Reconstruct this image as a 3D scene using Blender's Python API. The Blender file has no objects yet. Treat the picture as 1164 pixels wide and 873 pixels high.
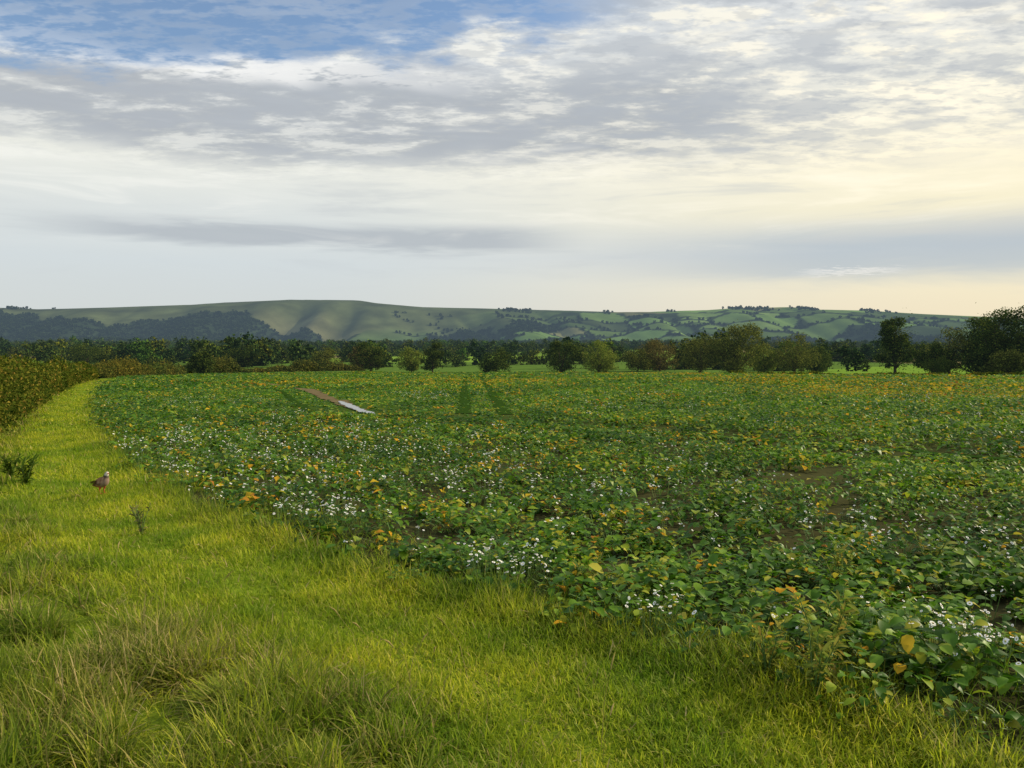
import bpy, math, numpy as np
from mathutils import Vector
rng=np.random.default_rng(11)
scene=bpy.context.scene
scene.view_settings.view_transform='Standard'
scene.view_settings.look='None'
scene.view_settings.exposure=0

# ------------------------------------------------------------ utils
def _h(xi,yi,seed):
    h=(xi*374761393+yi*668265263+seed*1442695)&0xffffffff
    h=((h^(h>>13))*1274126177)&0xffffffff
    h=(h^(h>>16))&0xffffffff
    return h/4294967295.0
def vnoise(x,y,seed=0):
    x=np.asarray(x,float);y=np.asarray(y,float)
    xf=np.floor(x);yf=np.floor(y);u=x-xf;v=y-yf
    xi=xf.astype(np.int64);yi=yf.astype(np.int64)
    u=u*u*(3-2*u);v=v*v*(3-2*v)
    a=_h(xi,yi,seed);b=_h(xi+1,yi,seed);c=_h(xi,yi+1,seed);d=_h(xi+1,yi+1,seed)
    return (a*(1-u)+b*u)*(1-v)+(c*(1-u)+d*u)*v
def fbm(x,y,seed=0,o=4):
    s=0;a=.5;t=0
    for i in range(o):
        s=s+a*vnoise(x*2**i+i*17.3,y*2**i+i*9.1,seed+i);t+=a;a*=.5
    return s/t
def ss(x,a,b):
    t=np.clip((x-a)/(b-a),0,1);return t*t*(3-2*t)

def mesh_np(name,V,F,smooth=False):
    V=np.asarray(V,np.float32);F=np.asarray(F,np.int32)
    me=bpy.data.meshes.new(name)
    me.vertices.add(len(V));me.vertices.foreach_set('co',V.ravel())
    k=F.shape[1]
    me.loops.add(F.size);me.loops.foreach_set('vertex_index',F.ravel())
    me.polygons.add(len(F));me.polygons.foreach_set('loop_start',np.arange(len(F),dtype=np.int32)*k)
    if smooth: me.polygons.foreach_set('use_smooth',np.ones(len(F),bool))
    me.update(calc_edges=True)
    return me
def add_obj(name,me,mats=(),link=True,parent=None):
    ob=bpy.data.objects.new(name,me)
    for m in mats: me.materials.append(m)
    if link: scene.collection.objects.link(ob)
    if parent: ob.parent=parent
    return ob
def color_attr(me,C,name='Col'):
    a=me.color_attributes.new(name,'FLOAT_COLOR','POINT')
    C=np.concatenate([C,np.ones((len(C),1))],1).astype(np.float32)
    a.data.foreach_set('color',C.ravel())
class MB:
    def __init__(s): s.V=[];s.F=[];s.M=[];s.n=0
    def add(s,V,F,m=0):
        V=np.asarray(V,float);F=np.asarray(F,int)
        if len(V)==0: return
        s.V.append(V);s.F.append(F+s.n);s.M.append(np.full(len(F),m,np.int32) if np.isscalar(m) else np.asarray(m,np.int32));s.n+=len(V)
    def mesh(s,name,smooth=False):
        me=mesh_np(name,np.concatenate(s.V),np.concatenate(s.F),smooth)
        me.polygons.foreach_set('material_index',np.concatenate(s.M));return me
def tube(P,R,n=6):
    P=np.asarray(P,float);R=np.asarray(R,float)
    V=[];m=len(P)
    for i in range(m):
        t=P[min(i+1,m-1)]-P[max(i-1,0)];t/=np.linalg.norm(t)+1e-9
        a=np.cross(t,[0,0,1]) if abs(t[2])<.9 else np.cross(t,[1,0,0]);a/=np.linalg.norm(a);b=np.cross(t,a)
        for j in range(n):
            th=2*math.pi*j/n;V.append(P[i]+R[i]*(math.cos(th)*a+math.sin(th)*b))
    F=[[i*n+j,i*n+(j+1)%n,(i+1)*n+(j+1)%n,(i+1)*n+j] for i in range(m-1) for j in range(n)]
    return np.array(V),np.array(F)
def leaves(base,az,pitch,length,width,droop,fold=.25,stations=(0,.2,.5,.8,1),prof=(.08,.75,1,.65,.05)):
    L=len(base);st=np.array(stations);k=len(st)
    ang=pitch[:,None]-droop[:,None]*st[None]
    ds=np.diff(st,prepend=0)[None]*length[:,None]
    r=np.cumsum(np.cos(ang)*ds,1);z=np.cumsum(np.sin(ang)*ds,1)
    d=np.stack([np.cos(az),np.sin(az)],1);s=np.stack([-np.sin(az),np.cos(az)],1)
    C=np.zeros((L,k,3));C[...,:2]=base[:,None,:2]+r[...,None]*d[:,None];C[...,2]=base[:,None,2]+z
    w=width[:,None]*np.array(prof)[None]*.5
    tilt=rng.uniform(-.4,.4,(L,1))
    A=C.copy();A[...,:2]+=w[...,None]*s[:,None];A[...,2]+=w*(fold+tilt)
    B=C.copy();B[...,:2]-=w[...,None]*s[:,None];B[...,2]+=w*(fold-tilt)
    if fold==0:
        V=np.stack([A,B],2).reshape(L,k*2,3)
        q=[[i*2,i*2+1,i*2+3,i*2+2] for i in range(k-1)];c=2
    else:
        V=np.stack([A,C,B],2).reshape(L,k*3,3);q=[];c=3
        for i in range(k-1):
            a=i*3;q+=[[a,a+1,a+4,a+3],[a+1,a+2,a+5,a+4]]
    F=(np.array(q)[None]+(np.arange(L)*k*c)[:,None,None]).reshape(-1,4)
    return V.reshape(-1,3),F
def diamonds(C,size,asp=.7,flat=0):
    L=len(C);n=rng.normal(size=(L,3));n[:,2]+=flat*np.sign(n[:,2]);n/=np.linalg.norm(n,axis=1)[:,None]
    r=rng.normal(size=(L,3));a=np.cross(n,r);a/=np.linalg.norm(a,axis=1)[:,None];b=np.cross(n,a)
    s=np.asarray(size).reshape(-1,1)*np.ones((L,1))*.5
    V=np.stack([C+a*s,C+b*s*asp+n*s*.2,C-a*s,C-b*s*asp+n*s*.2],1).reshape(-1,3)
    F=np.arange(L*4).reshape(-1,4);return V,F

# ------------------------------------------------------------ layout (metres; camera at origin looks along +Y)
EY=np.array([-6,0,2,3.29,4.03,4.96,6.07,7.42,8.98,11.8,18.3,36,80.6,228,400.])
EX=np.array([10,4.4,2.8,1.79,1.23,.33,-.98,-2.38,-3.74,-5.8,-9.9,-19.9,-43.2,-107,-180.])
def edge_x(y): return np.interp(y,EY,EX)
def edge_d(x,y):
    e=.25;s=(edge_x(y+e)-edge_x(y-e))/(2*e)
    return (x-edge_x(y))/np.sqrt(1+s*s)
def far_y(x): return np.interp(x,[-200,-110,-60,0,41,93,200,400],[225,235,262,262,236,150,120,100])
HEDGE=np.array([(-9.4,10),(-13.9,19.5),(-23.0,36),(-34.3,56),(-47.3,83),(-61,112)],float)
def hedge_x(y): return np.interp(y,HEDGE[:,1],HEDGE[:,0])
PUD=(-7.0,34.2);PUDZ=-1.36
def T(x,y):
    x=np.asarray(x,float);y=np.asarray(y,float)
    b=np.interp(y,[-12000,-200,-60,0,228,300,500,1000,2600,12000],[4,4,2.2,0,-8.66,-10.4,-13,-15.5,-17,-17])
    r=np.hypot(x,y)
    b=b+(fbm(x/30+3,y/30,5,2)-.5)*1.0*ss(r,12,70)*(1-ss(r,600,900))
    near=1-ss(r,9,30)
    b=b+(fbm(x/1.3,y/1.3,9,3)-.5)*.15*near
    # level hollow that holds the puddle
    m=1-ss(np.hypot((x-PUD[0])/3.6,(y-PUD[1])/6.5),.55,1.25)
    return b*(1-m)+PUDZ*m
TRK=np.array([(-45,118),(-34,98),(-25,80),(-19.8,69),(-13.2,52.3),(-7.9,36),(-5,29.5),(-.8,24.6),(3,21),(6.8,17.2),(10,13),(12.5,8)],float)
def smooth_poly(P,n=160):
    P=np.asarray(P,float)
    s=np.concatenate([[0],np.cumsum(np.hypot(*np.diff(P,axis=0).T))]);t=np.linspace(0,s[-1],n)
    X=np.interp(t,s,P[:,0]);Y=np.interp(t,s,P[:,1])
    k=np.ones(9)/9
    Xp=np.pad(X,4,'edge');Yp=np.pad(Y,4,'edge')
    Q=np.stack([np.convolve(Xp,k,'valid'),np.convolve(Yp,k,'valid')],1)
    return Q[3:-3]
def offset(P,o):
    t=np.gradient(P,axis=0);t/=np.linalg.norm(t,axis=1)[:,None]
    return P+np.stack([t[:,1],-t[:,0]],1)*np.asarray(o).reshape(-1,1)
TRKs=smooth_poly(TRK)
MUD=TRKs[(TRKs[:,1]>28.5)&(TRKs[:,1]<86)]
MW=.50
LINES=[(MUD,MW),(TRKs[TRKs[:,1]<90],.24),(offset(TRKs,2.0)[TRKs[:,1]<60],.20),
        (np.array([(-1.6,25.5),(-8.2,135),(-13,250)],float),.30),(np.array([(-.1,25),(-5.3,135),(-8.4,250)],float),.30)]
def pdist(x,y,P):
    d=np.full(x.shape,1e9)
    for (ax,ay),(bx,by) in zip(P[:-1],P[1:]):
        vx,vy=bx-ax,by-ay
        t=np.clip(((x-ax)*vx+(y-ay)*vy)/(vx*vx+vy*vy+1e-12),0,1)
        d=np.minimum(d,np.hypot(x-ax-t*vx,y-ay-t*vy))
    return d
def track_gap(x,y):
    g=np.full(x.shape,1e9)
    for P,w in LINES[1:]:
        Q=P[::4] if len(P)>20 else P
        g=np.minimum(g,pdist(x,y,Q)-w)
    return g,pdist(x,y,MUD[::3])-MW

# ------------------------------------------------------------ materials
HAZE=(.26,.36,.47,1)  # aerial haze painted into the materials as blue-grey emission
def nn(nt,t,**k):
    n=nt.nodes.new(t)
    for a,b in k.items(): setattr(n,a,b)
    return n
def newmat(name):
    m=bpy.data.materials.new(name);m.use_nodes=True;m.node_tree.nodes.clear()
    m.cycles.emission_sampling='NONE';return m
def finish(m,sh,haze):
    nt=m.node_tree;out=nn(nt,'ShaderNodeOutputMaterial')
    if haze:  # painted haze: emission mixed over the surface, stronger with distance along Y
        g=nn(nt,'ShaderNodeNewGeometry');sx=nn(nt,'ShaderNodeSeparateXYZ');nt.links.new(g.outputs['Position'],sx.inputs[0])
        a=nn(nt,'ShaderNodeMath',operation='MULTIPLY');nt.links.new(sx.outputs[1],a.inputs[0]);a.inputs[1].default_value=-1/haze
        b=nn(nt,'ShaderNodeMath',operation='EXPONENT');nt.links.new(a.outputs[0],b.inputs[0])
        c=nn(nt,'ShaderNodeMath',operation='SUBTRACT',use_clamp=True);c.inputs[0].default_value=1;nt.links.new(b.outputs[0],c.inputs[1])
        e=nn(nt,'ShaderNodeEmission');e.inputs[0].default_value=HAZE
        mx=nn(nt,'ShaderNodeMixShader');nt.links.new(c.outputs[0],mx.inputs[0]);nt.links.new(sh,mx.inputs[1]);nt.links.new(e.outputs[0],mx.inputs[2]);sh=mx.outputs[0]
    nt.links.new(sh,out.inputs[0])
def ramp(nt,fac,cols):
    r=nn(nt,'ShaderNodeValToRGB');els=r.color_ramp.elements
    while len(els)<len(cols): els.new(.5)
    for e,(p,c) in zip(els,cols): e.position=p;e.color=(*c,1)
    nt.links.new(fac,r.inputs[0]);return r.outputs[0]
def mixc(nt,fac,a,b,mode='MIX'):
    m=nn(nt,'ShaderNodeMix',data_type='RGBA',blend_type=mode)
    for i,v in ((0,fac),(6,a),(7,b)):
        if hasattr(v,'links'): nt.links.new(v,m.inputs[i])
        else: m.inputs[i].default_value=v if i==0 else (*v,1)
    return m.outputs[2]
def noise(nt,scale,detail=4,vec=None,rough=.55):
    n=nn(nt,'ShaderNodeTexNoise');n.inputs['Scale'].default_value=scale;n.inputs['Detail'].default_value=detail;n.inputs['Roughness'].default_value=rough
    if vec is not None: nt.links.new(vec,n.inputs['Vector'])
    return n.outputs[0]
def leafmat(name,cols,transl=.3,rough=.5,haze=0,patch=None,inst=None,spec=.3):
    m=newmat(name);nt=m.node_tree
    g=nn(nt,'ShaderNodeNewGeometry')
    c=ramp(nt,g.outputs['Random Per Island'],cols)
    if patch:
        f=noise(nt,patch[0],1.5,g.outputs['Position'])
        mr=nn(nt,'ShaderNodeMapRange');nt.links.new(f,mr.inputs[0]);mr.inputs[1].default_value=.36;mr.inputs[2].default_value=.64
        t=mixc(nt,mr.outputs[0],patch[1],patch[2]);c=mixc(nt,1.0,c,t,'MULTIPLY')
    if inst:
        oi=nn(nt,'ShaderNodeObjectInfo');t=ramp(nt,oi.outputs['Random'],inst);c=mixc(nt,1.0,c,t,'MULTIPLY')
    if spec>0:
        p=nn(nt,'ShaderNodeBsdfPrincipled');nt.links.new(c,p.inputs['Base Color']);p.inputs['Roughness'].default_value=rough;p.inputs['Specular IOR Level'].default_value=spec
    else:
        p=nn(nt,'ShaderNodeBsdfDiffuse');nt.links.new(c,p.inputs[0])
    sh=p.outputs[0]
    if transl>0:
        tr=nn(nt,'ShaderNodeBsdfTranslucent');nt.links.new(c,tr.inputs[0])
        mx=nn(nt,'ShaderNodeMixShader');mx.inputs[0].default_value=transl;nt.links.new(sh,mx.inputs[1]);nt.links.new(tr.outputs[0],mx.inputs[2]);sh=mx.outputs[0]
    finish(m,sh,haze);return m
def plain(name,col,rough=.8,nscale=0,var=.4,haze=0,spec=.2):
    m=newmat(name);nt=m.node_tree
    if spec>0:
        p=nn(nt,'ShaderNodeBsdfPrincipled');p.inputs['Roughness'].default_value=rough;p.inputs['Specular IOR Level'].default_value=spec
    else: p=nn(nt,'ShaderNodeBsdfDiffuse')
    if nscale:
        g=nn(nt,'ShaderNodeNewGeometry');f=noise(nt,nscale,4,g.outputs['Position'])
        c=mixc(nt,f,tuple(v*(1-var) for v in col),tuple(v*(1+var) for v in col));nt.links.new(c,p.inputs[0])
    else: p.inputs[0].default_value=(*col,1)
    finish(m,p.outputs[0],haze);return m
def attrmat(name,nscale,lo,hi,haze,scale2=None):
    m=newmat(name);nt=m.node_tree
    a=nn(nt,'ShaderNodeAttribute');a.attribute_name='Col'
    g=nn(nt,'ShaderNodeNewGeometry');f=noise(nt,nscale,4,g.outputs['Position'],.65)
    c=mixc(nt,1.0,a.outputs['Color'],mixc(nt,f,lo,hi),'MULTIPLY')
    if scale2:
        f2=noise(nt,scale2,2,g.outputs['Position'],.6);c=mixc(nt,1.0,c,mixc(nt,f2,(.6,.6,.6),(1.4,1.4,1.4)),'MULTIPLY')
    p=nn(nt,'ShaderNodeBsdfDiffuse');nt.links.new(c,p.inputs[0])
    finish(m,p.outputs[0],haze);return m
HZ=17500  # falloff distance of the painted haze
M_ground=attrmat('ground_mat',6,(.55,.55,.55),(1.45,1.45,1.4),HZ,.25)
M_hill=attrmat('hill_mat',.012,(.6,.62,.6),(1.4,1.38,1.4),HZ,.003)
M_grass=leafmat('grass_mat',[(0,(.18,.28,.014)),(.5,(.35,.44,.022)),(.85,(.52,.56,.04)),(1,(.58,.52,.13))],.5,.5,0,(.9,(.52,.68,.6),(1.18,1.08,1.0)),None,.10)
M_grass_dk=leafmat('long_grass_mat',[(0,(.09,.145,.014)),(.6,(.20,.27,.025)),(1,(.39,.39,.08))],.45,.5,0,(.9,(.7,.8,.7),(1.15,1.1,1.0)),None,.10)
M_straw=leafmat('dry_grass_mat',[(0,(.16,.19,.035)),(.4,(.28,.26,.07)),(.8,(.42,.34,.13)),(1,(.55,.45,.22))],.35,.6,0,None,None,0)
M_crop=leafmat('crop_leaf_mat',[(0,(.030,.092,.007)),(.45,(.068,.18,.011)),(.75,(.13,.28,.018)),(.90,(.27,.38,.025)),(1,(.46,.42,.05))],.40,.45,0,(.22,(.60,.68,.75),(1.34,1.20,1.0)),None,.22)
M_cropy=leafmat('crop_yellow_leaf_mat',[(0,(.14,.21,.02)),(.35,(.28,.29,.03)),(.5,(.58,.45,.04)),(.8,(.68,.38,.03)),(1,(.38,.15,.04))],.35,.5,0,None,None,0)
M_stem=plain('stem_mat',(.10,.17,.04),.6)
M_petal=plain('petal_mat',(.85,.85,.82),.6,0,0,0,0)
M_yolk=plain('flower_centre_mat',(.6,.42,.03),.7,0,0,0,0)
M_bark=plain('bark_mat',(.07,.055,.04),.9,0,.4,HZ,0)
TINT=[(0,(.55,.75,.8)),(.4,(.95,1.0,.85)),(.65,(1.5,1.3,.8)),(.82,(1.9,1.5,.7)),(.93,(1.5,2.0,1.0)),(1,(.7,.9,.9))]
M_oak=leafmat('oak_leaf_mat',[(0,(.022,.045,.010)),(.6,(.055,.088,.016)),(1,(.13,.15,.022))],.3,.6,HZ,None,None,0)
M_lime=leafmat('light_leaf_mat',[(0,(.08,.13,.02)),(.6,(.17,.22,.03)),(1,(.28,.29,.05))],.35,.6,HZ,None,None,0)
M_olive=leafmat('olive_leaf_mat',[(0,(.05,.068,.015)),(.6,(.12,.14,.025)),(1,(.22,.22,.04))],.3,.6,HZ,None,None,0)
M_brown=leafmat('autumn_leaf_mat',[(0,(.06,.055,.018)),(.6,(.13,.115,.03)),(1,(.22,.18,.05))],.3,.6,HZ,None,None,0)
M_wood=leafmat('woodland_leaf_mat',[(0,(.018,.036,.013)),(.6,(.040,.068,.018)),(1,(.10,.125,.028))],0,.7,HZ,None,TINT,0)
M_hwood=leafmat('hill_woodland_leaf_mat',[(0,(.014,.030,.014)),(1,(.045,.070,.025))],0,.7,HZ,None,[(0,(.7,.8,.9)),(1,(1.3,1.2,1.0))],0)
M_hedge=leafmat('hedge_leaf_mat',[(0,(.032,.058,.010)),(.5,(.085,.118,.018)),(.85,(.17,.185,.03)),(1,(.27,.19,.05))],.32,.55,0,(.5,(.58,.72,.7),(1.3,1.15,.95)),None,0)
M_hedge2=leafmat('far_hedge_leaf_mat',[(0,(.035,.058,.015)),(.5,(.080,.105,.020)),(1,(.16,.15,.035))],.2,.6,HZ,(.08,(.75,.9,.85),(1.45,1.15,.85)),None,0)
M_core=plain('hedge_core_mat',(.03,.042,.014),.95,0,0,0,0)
M_mud=plain('mud_mat',(.14,.11,.06),1,2.5,.6,0,0)
M_rut=plain('rut_mat',(.026,.058,.010),1,3,.5,0,0)

# ------------------------------------------------------------ camera
cam=bpy.data.cameras.new('camera');co=bpy.data.objects.new('camera',cam);scene.collection.objects.link(co)
co.location=(0,0,1.7);co.rotation_euler=(math.radians(90-3.35),0,0)
cam.sensor_width=36;cam.lens=27.2;cam.clip_start=.1;cam.clip_end=30000
scene.camera=co

# ------------------------------------------------------------ light + sky
SUN_AZ=math.radians(72);SUN_EL=math.radians(28)
sd=Vector((math.sin(SUN_AZ)*math.cos(SUN_EL),math.cos(SUN_AZ)*math.cos(SUN_EL),math.sin(SUN_EL)))
sl=bpy.data.lights.new('sun','SUN');sl.energy=5.0;sl.angle=math.radians(.6);sl.color=(1,.85,.60)
so=bpy.data.objects.new('sun',sl);scene.collection.objects.link(so);so.location=(60,30,40)
so.rotation_euler=sd.to_track_quat('Z','Y').to_euler()

w=bpy.data.worlds.new('World');scene.world=w;w.use_nodes=True;nt=w.node_tree;nt.nodes.clear()
w.cycles.sampling_method='MANUAL';w.cycles.sample_map_resolution=256
def mth(op,a,b=None,c=None,clamp=False):
    n=nn(nt,'ShaderNodeMath',operation=op,use_clamp=clamp)
    for i,v in enumerate((a,b,c)):
        if v is None: continue
        if hasattr(v,'links'): nt.links.new(v,n.inputs[i])
        else: n.inputs[i].default_value=v
    return n.outputs[0]
def sst(x,a,b):
    n=nn(nt,'ShaderNodeMapRange',interpolation_type='SMOOTHSTEP');nt.links.new(x,n.inputs[0])
    if a<b: n.inputs[1].default_value=a;n.inputs[2].default_value=b
    else: n.inputs[1].default_value=b;n.inputs[2].default_value=a;n.inputs[3].default_value=1;n.inputs[4].default_value=0
    return n.outputs[0]
def inv(x): return mth('SUBTRACT',1,x)
def band(x,c,wd,soft=.6):
    d=mth('ABSOLUTE',mth('SUBTRACT',x,c));return inv(sst(d,wd*(1-soft),wd*(1+soft)))
def mul(*a):
    r=a[0]
    for b in a[1:]: r=mth('MULTIPLY',r,b)
    return r
def add(a,b): return mth('ADD',a,b)
tc=nn(nt,'ShaderNodeTexCoord');sx=nn(nt,'ShaderNodeSeparateXYZ');nt.links.new(tc.outputs['Generated'],sx.inputs[0])
X,Y,Z=sx.outputs
az=mth('ARCTAN2',X,Y);el=mth('ARCSINE',Z)
dn=add(mth('MAXIMUM',Z,0.0),.10)
def pvec(ax,ay,off=0):
    c=nn(nt,'ShaderNodeCombineXYZ');nt.links.new(mul(mth('DIVIDE',X,dn),ax),c.inputs[0]);nt.links.new(mul(mth('DIVIDE',Y,dn),ay),c.inputs[1]);c.inputs[2].default_value=off
    return c.outputs[0]
def evec(ax,ay,off=0):
    c=nn(nt,'ShaderNodeCombineXYZ');nt.links.new(mul(az,ax),c.inputs[0]);nt.links.new(mul(el,ay),c.inputs[1]);c.inputs[2].default_value=off
    return c.outputs[0]
def nz(vec,s,d=6,r=.55,dist=0):
    n=nn(nt,'ShaderNodeTexNoise');nt.links.new(vec,n.inputs['Vector']);n.inputs['Scale'].default_value=s;n.inputs['Detail'].default_value=d;n.inputs['Roughness'].default_value=r;n.inputs['Distortion'].default_value=dist
    return n.outputs[0]
def sc(x,k): return mul(mth('SUBTRACT',x,.5),k)
big=nz(evec(2.2,7),1.6,3,.6)
streak=nz(evec(2.5,20,3),1.8,4,.6,.4)
mott=nz(pvec(2.6,4.4,1),1.6,6,.62)
fine=nz(pvec(8,14,5),1.5,3,.6)
elw=add(el,sc(big,.08))
elw2=add(el,sc(streak,.045))
right=sst(az,-.30,.62)
low=ramp(nt,sst(el,0,.42),[(0,(.66,.70,.69)),(.12,(.67,.73,.75)),(.3,(.74,.78,.77)),(.5,(.88,.89,.82)),(.75,(.67,.70,.72)),(1,(.58,.64,.71))])
lowr=ramp(nt,sst(el,0,.42),[(0,(.92,.80,.57)),(.07,(.96,.87,.63)),(.15,(.72,.72,.68)),(.3,(.98,.91,.67)),(.5,(1.07,.99,.76)),(.75,(.92,.90,.79)),(1,(.80,.82,.82))])
col=mixc(nt,right,low,lowr)
hi=mixc(nt,right,(.99,.99,.93),(1.18,1.09,.86))
g1=mul(band(elw,.268,.048,.5),inv(sst(add(az,sc(big,.5)),.12,.48)))
col=mixc(nt,mul(g1,add(.42,mul(sst(mott,.35,.60),.5))),col,(.41,.445,.485))
g2=mul(band(elw2,.126,.013,.6),sst(az,-.60,-.42),inv(sst(az,-.04,.12)))
col=mixc(nt,mul(g2,.8),col,(.45,.495,.54))
g3=mul(band(elw2,.098,.030,.6),sst(az,.02,.42))
col=mixc(nt,mul(g3,.75),col,(.47,.55,.62))
col=mixc(nt,mul(sst(streak,.50,.70),.4,sst(el,.04,.14)),col,(.55,.59,.62))
col=mixc(nt,mul(sst(streak,.50,.30),.5,sst(el,.09,.17)),col,hi)
g5=mul(band(add(el,sc(fine,.022)),.079,.0026,.9),band(az,.41,.045,.7))
col=mixc(nt,mul(g5,.6),col,(.92,.90,.85))
up=sst(elw,.17,.27)
col=mixc(nt,mul(sst(mott,.47,.60),up,.6),col,(.48,.52,.57))
col=mixc(nt,mul(sst(mott,.48,.38),up,.7,inv(mul(g1,.45))),col,hi)
col=mixc(nt,mul(sst(fine,.48,.62),up,.4),col,(.47,.51,.56))
g4=mul(band(elw,.318,.016,.6),inv(sst(az,-.35,0.05)),sst(fine,.34,.50))
col=mixc(nt,mul(g4,.85),col,(1.0,1.0,.98))
Ld=mth('SUBTRACT',add(el,sc(big,.10)),add(mul(add(az,.58),.11),.292))
Ld=add(Ld,sc(mott,.10))
blue=mul(sst(Ld,-.010,.024),inv(sst(az,.02,.20)),inv(sst(el,.50,.65)))
cover=inv(mul(blue,add(.74,mul(sst(fine,.62,.40),.25))))
sky=nn(nt,'ShaderNodeTexSky');sky.sky_type='NISHITA';sky.sun_disc=False;sky.sun_elevation=SUN_EL;sky.sun_rotation=SUN_AZ;sky.dust_density=.3;sky.ozone_density=2
b1=nn(nt,'ShaderNodeBackground');nt.links.new(sky.outputs[0],b1.inputs[0]);b1.inputs[1].default_value=.15
b2=nn(nt,'ShaderNodeBackground');nt.links.new(col,b2.inputs[0]);b2.inputs[1].default_value=.97
mx=nn(nt,'ShaderNodeMixShader');nt.links.new(cover,mx.inputs[0]);nt.links.new(b1.outputs[0],mx.inputs[1]);nt.links.new(b2.outputs[0],mx.inputs[2])
wo=nn(nt,'ShaderNodeOutputWorld');nt.links.new(mx.outputs[0],wo.inputs[0])

# ------------------------------------------------------------ ground
nr,na=420,720
R=np.concatenate([[0.02],np.geomspace(.6,12000,nr-1)]);A=np.linspace(0,2*math.pi,na,endpoint=False)
GX=(R[:,None]*np.sin(A)[None]).ravel();GY=(R[:,None]*np.cos(A)[None]).ravel()
GZ=T(GX,GY)
i,j=np.meshgrid(np.arange(nr-1),np.arange(na),indexing='ij')
F=np.stack([i*na+j,(i+1)*na+j,(i+1)*na+(j+1)%na,i*na+(j+1)%na],-1).reshape(-1,4)
me=mesh_np('ground',np.stack([GX,GY,GZ],1),F,True)
S=np.stack([rng.uniform(-3500,3500,520),rng.uniform(150,3600,520)],1)
FC=np.array([(.14,.24,.03),(.18,.28,.04),(.10,.17,.025),(.21,.27,.05),(.20,.17,.08),(.08,.14,.025),(.16,.26,.035)])
SC=FC[rng.integers(0,len(FC),len(S))]*rng.uniform(.8,1.1,(len(S),1))
def cells(x,y,S,asp=1.0):
    d1=np.full(x.shape,1e12);d2=d1.copy();k=np.zeros(x.shape,int)
    for n,(sx_,sy_) in enumerate(S):
        d=np.hypot((x-sx_)*asp,y-sy_)
        c=d<d1
        d2=np.where(c,d1,np.minimum(d2,d));k=np.where(c,n,k);d1=np.where(c,d,d1)
    return k,d2-d1
kc,bd=cells(GX,GY,S)
C=SC[kc].copy()
dE=edge_d(GX,GY)
verge=np.array((.15,.21,.018));soil=np.array((.050,.050,.022));cropfar=np.array((.042,.11,.010))
rr=np.hypot(GX,GY)
infield=(dE>.15)&(GY<far_y(GX))
nearv=(GY<300)&(dE<=.15)&(GX>hedge_x(GY)-1)
C[nearv]=verge*(.7+.5*fbm(GX/2,GY/2,3)[nearv,None])
k=ss(rr,8,60)[:,None];cf=soil*(1-k)+cropfar*k
C=np.where(infield[:,None],cf,C)
C=np.where(((GY<60)&(~infield)&(~nearv))[:,None],np.array((.12,.19,.025)),C)
color_attr(me,C);add_obj('ground',me,[M_ground])

# ------------------------------------------------------------ hills
YR=4600.
rp=np.array([(-900,352),(-300,356),(0,350),(50,352),(130,350),(220,347),(260,344),(330,341),(410,342),(430,345),(480,349),(580,351),(700,355),(735,355),(800,353),(840,350),(900,349),(930,352),(980,353),(1050,357),(1164,362),(1500,366),(2200,360)],float)
RX=(rp[:,0]-582)/880*YR;RZ=1.7+(385-rp[:,1])/880*YR
def hill(x,y):
    H=np.interp(x,RX,RZ)
    wob=620*(fbm(x/800,x*0+.5,21,3)-.5)+200*(vnoise(x/260,x*0+4,22)-.5)
    cr=4600+160*(vnoise(x/500,x*0,31)-.5)
    ft=2950+wob
    t=np.clip((y-ft)/(cr-ft),0,1)
    s=.30*t+.70*ss(t,.30,1.0)
    gul=np.abs(fbm(x/330+y/1400,y/2600,40,3)-.5)*2
    z=-22+(H+22)*s-(1-gul)**2*60*np.clip(4*t*(1-t),0,1)
    z=z+(fbm(x/420,y/420,44,3)-.5)*75*np.clip(3*t*(1-t)*1.3,0,1)
    for cx_,w_,dp in ((-1150,110,75),(-880,80,60),(-1900,140,40)):
        xc=cx_+(y-4600)*.12
        z=z-dp*np.exp(-((x-xc)/w_)**2)*np.clip(4*(t-.25)*(1-t)*1.6,0,1)
    z=z-np.maximum(y-cr,0)*.04
    return z,t
hx=np.linspace(-7500,7500,1000);hy=np.linspace(2700,6600,260)
HX,HY=[a.ravel() for a in np.meshgrid(hx,hy,indexing='ij')]
HZz,HT=hill(HX,HY)
ii,jj=np.meshgrid(np.arange(999),np.arange(259),indexing='ij')
F=np.stack([ii*260+jj,(ii+1)*260+jj,(ii+1)*260+jj+1,ii*260+jj+1],-1).reshape(-1,4)
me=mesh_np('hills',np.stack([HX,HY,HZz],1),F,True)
S2=np.stack([rng.uniform(-7500,7500,900),rng.uniform(2500,5400,900)],1)
FC2=np.array([(.085,.14,.035),(.13,.215,.055),(.06,.10,.03),(.15,.235,.065),(.15,.155,.07),(.10,.165,.045),(.045,.07,.025),(.11,.19,.05)])
SC2=FC2[rng.integers(0,len(FC2),len(S2))]*rng.uniform(.7,1.05,(len(S2),1))
def woodmask(x,y,t):
    p=(x/y)*880+582
    n=fbm(x/380+7,y/300,60,4)
    left=1-ss(p,230,400)
    lim=.76+.30*(fbm(x/250,x*0+3,66,3)-.5)
    m=(n+.38*left*(1-ss(t,lim,lim+.14))-.42*(1-.6*left)*ss(t,.60,.85)+.09*(1-ss(t,.2,.5)))>.572
    return m
kc2,bd2=cells(HX,HY,S2,.7)
C=SC2[kc2].copy()
down=np.array((.066,.082,.034))
pp=(HX/HY)*880+582
k=(ss(HT,.50,.72)*(1-ss(pp,480,660)*.9))[:,None];C=C*(1-k)+down*k*(.45+1.1*fbm(HX/160,HY/100,70)[:,None])
ch=(np.exp(-((pp-335)/45)**2)*ss(HT,.35,.5)*(1-ss(HT,.72,.88)))[:,None]*.65
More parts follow.
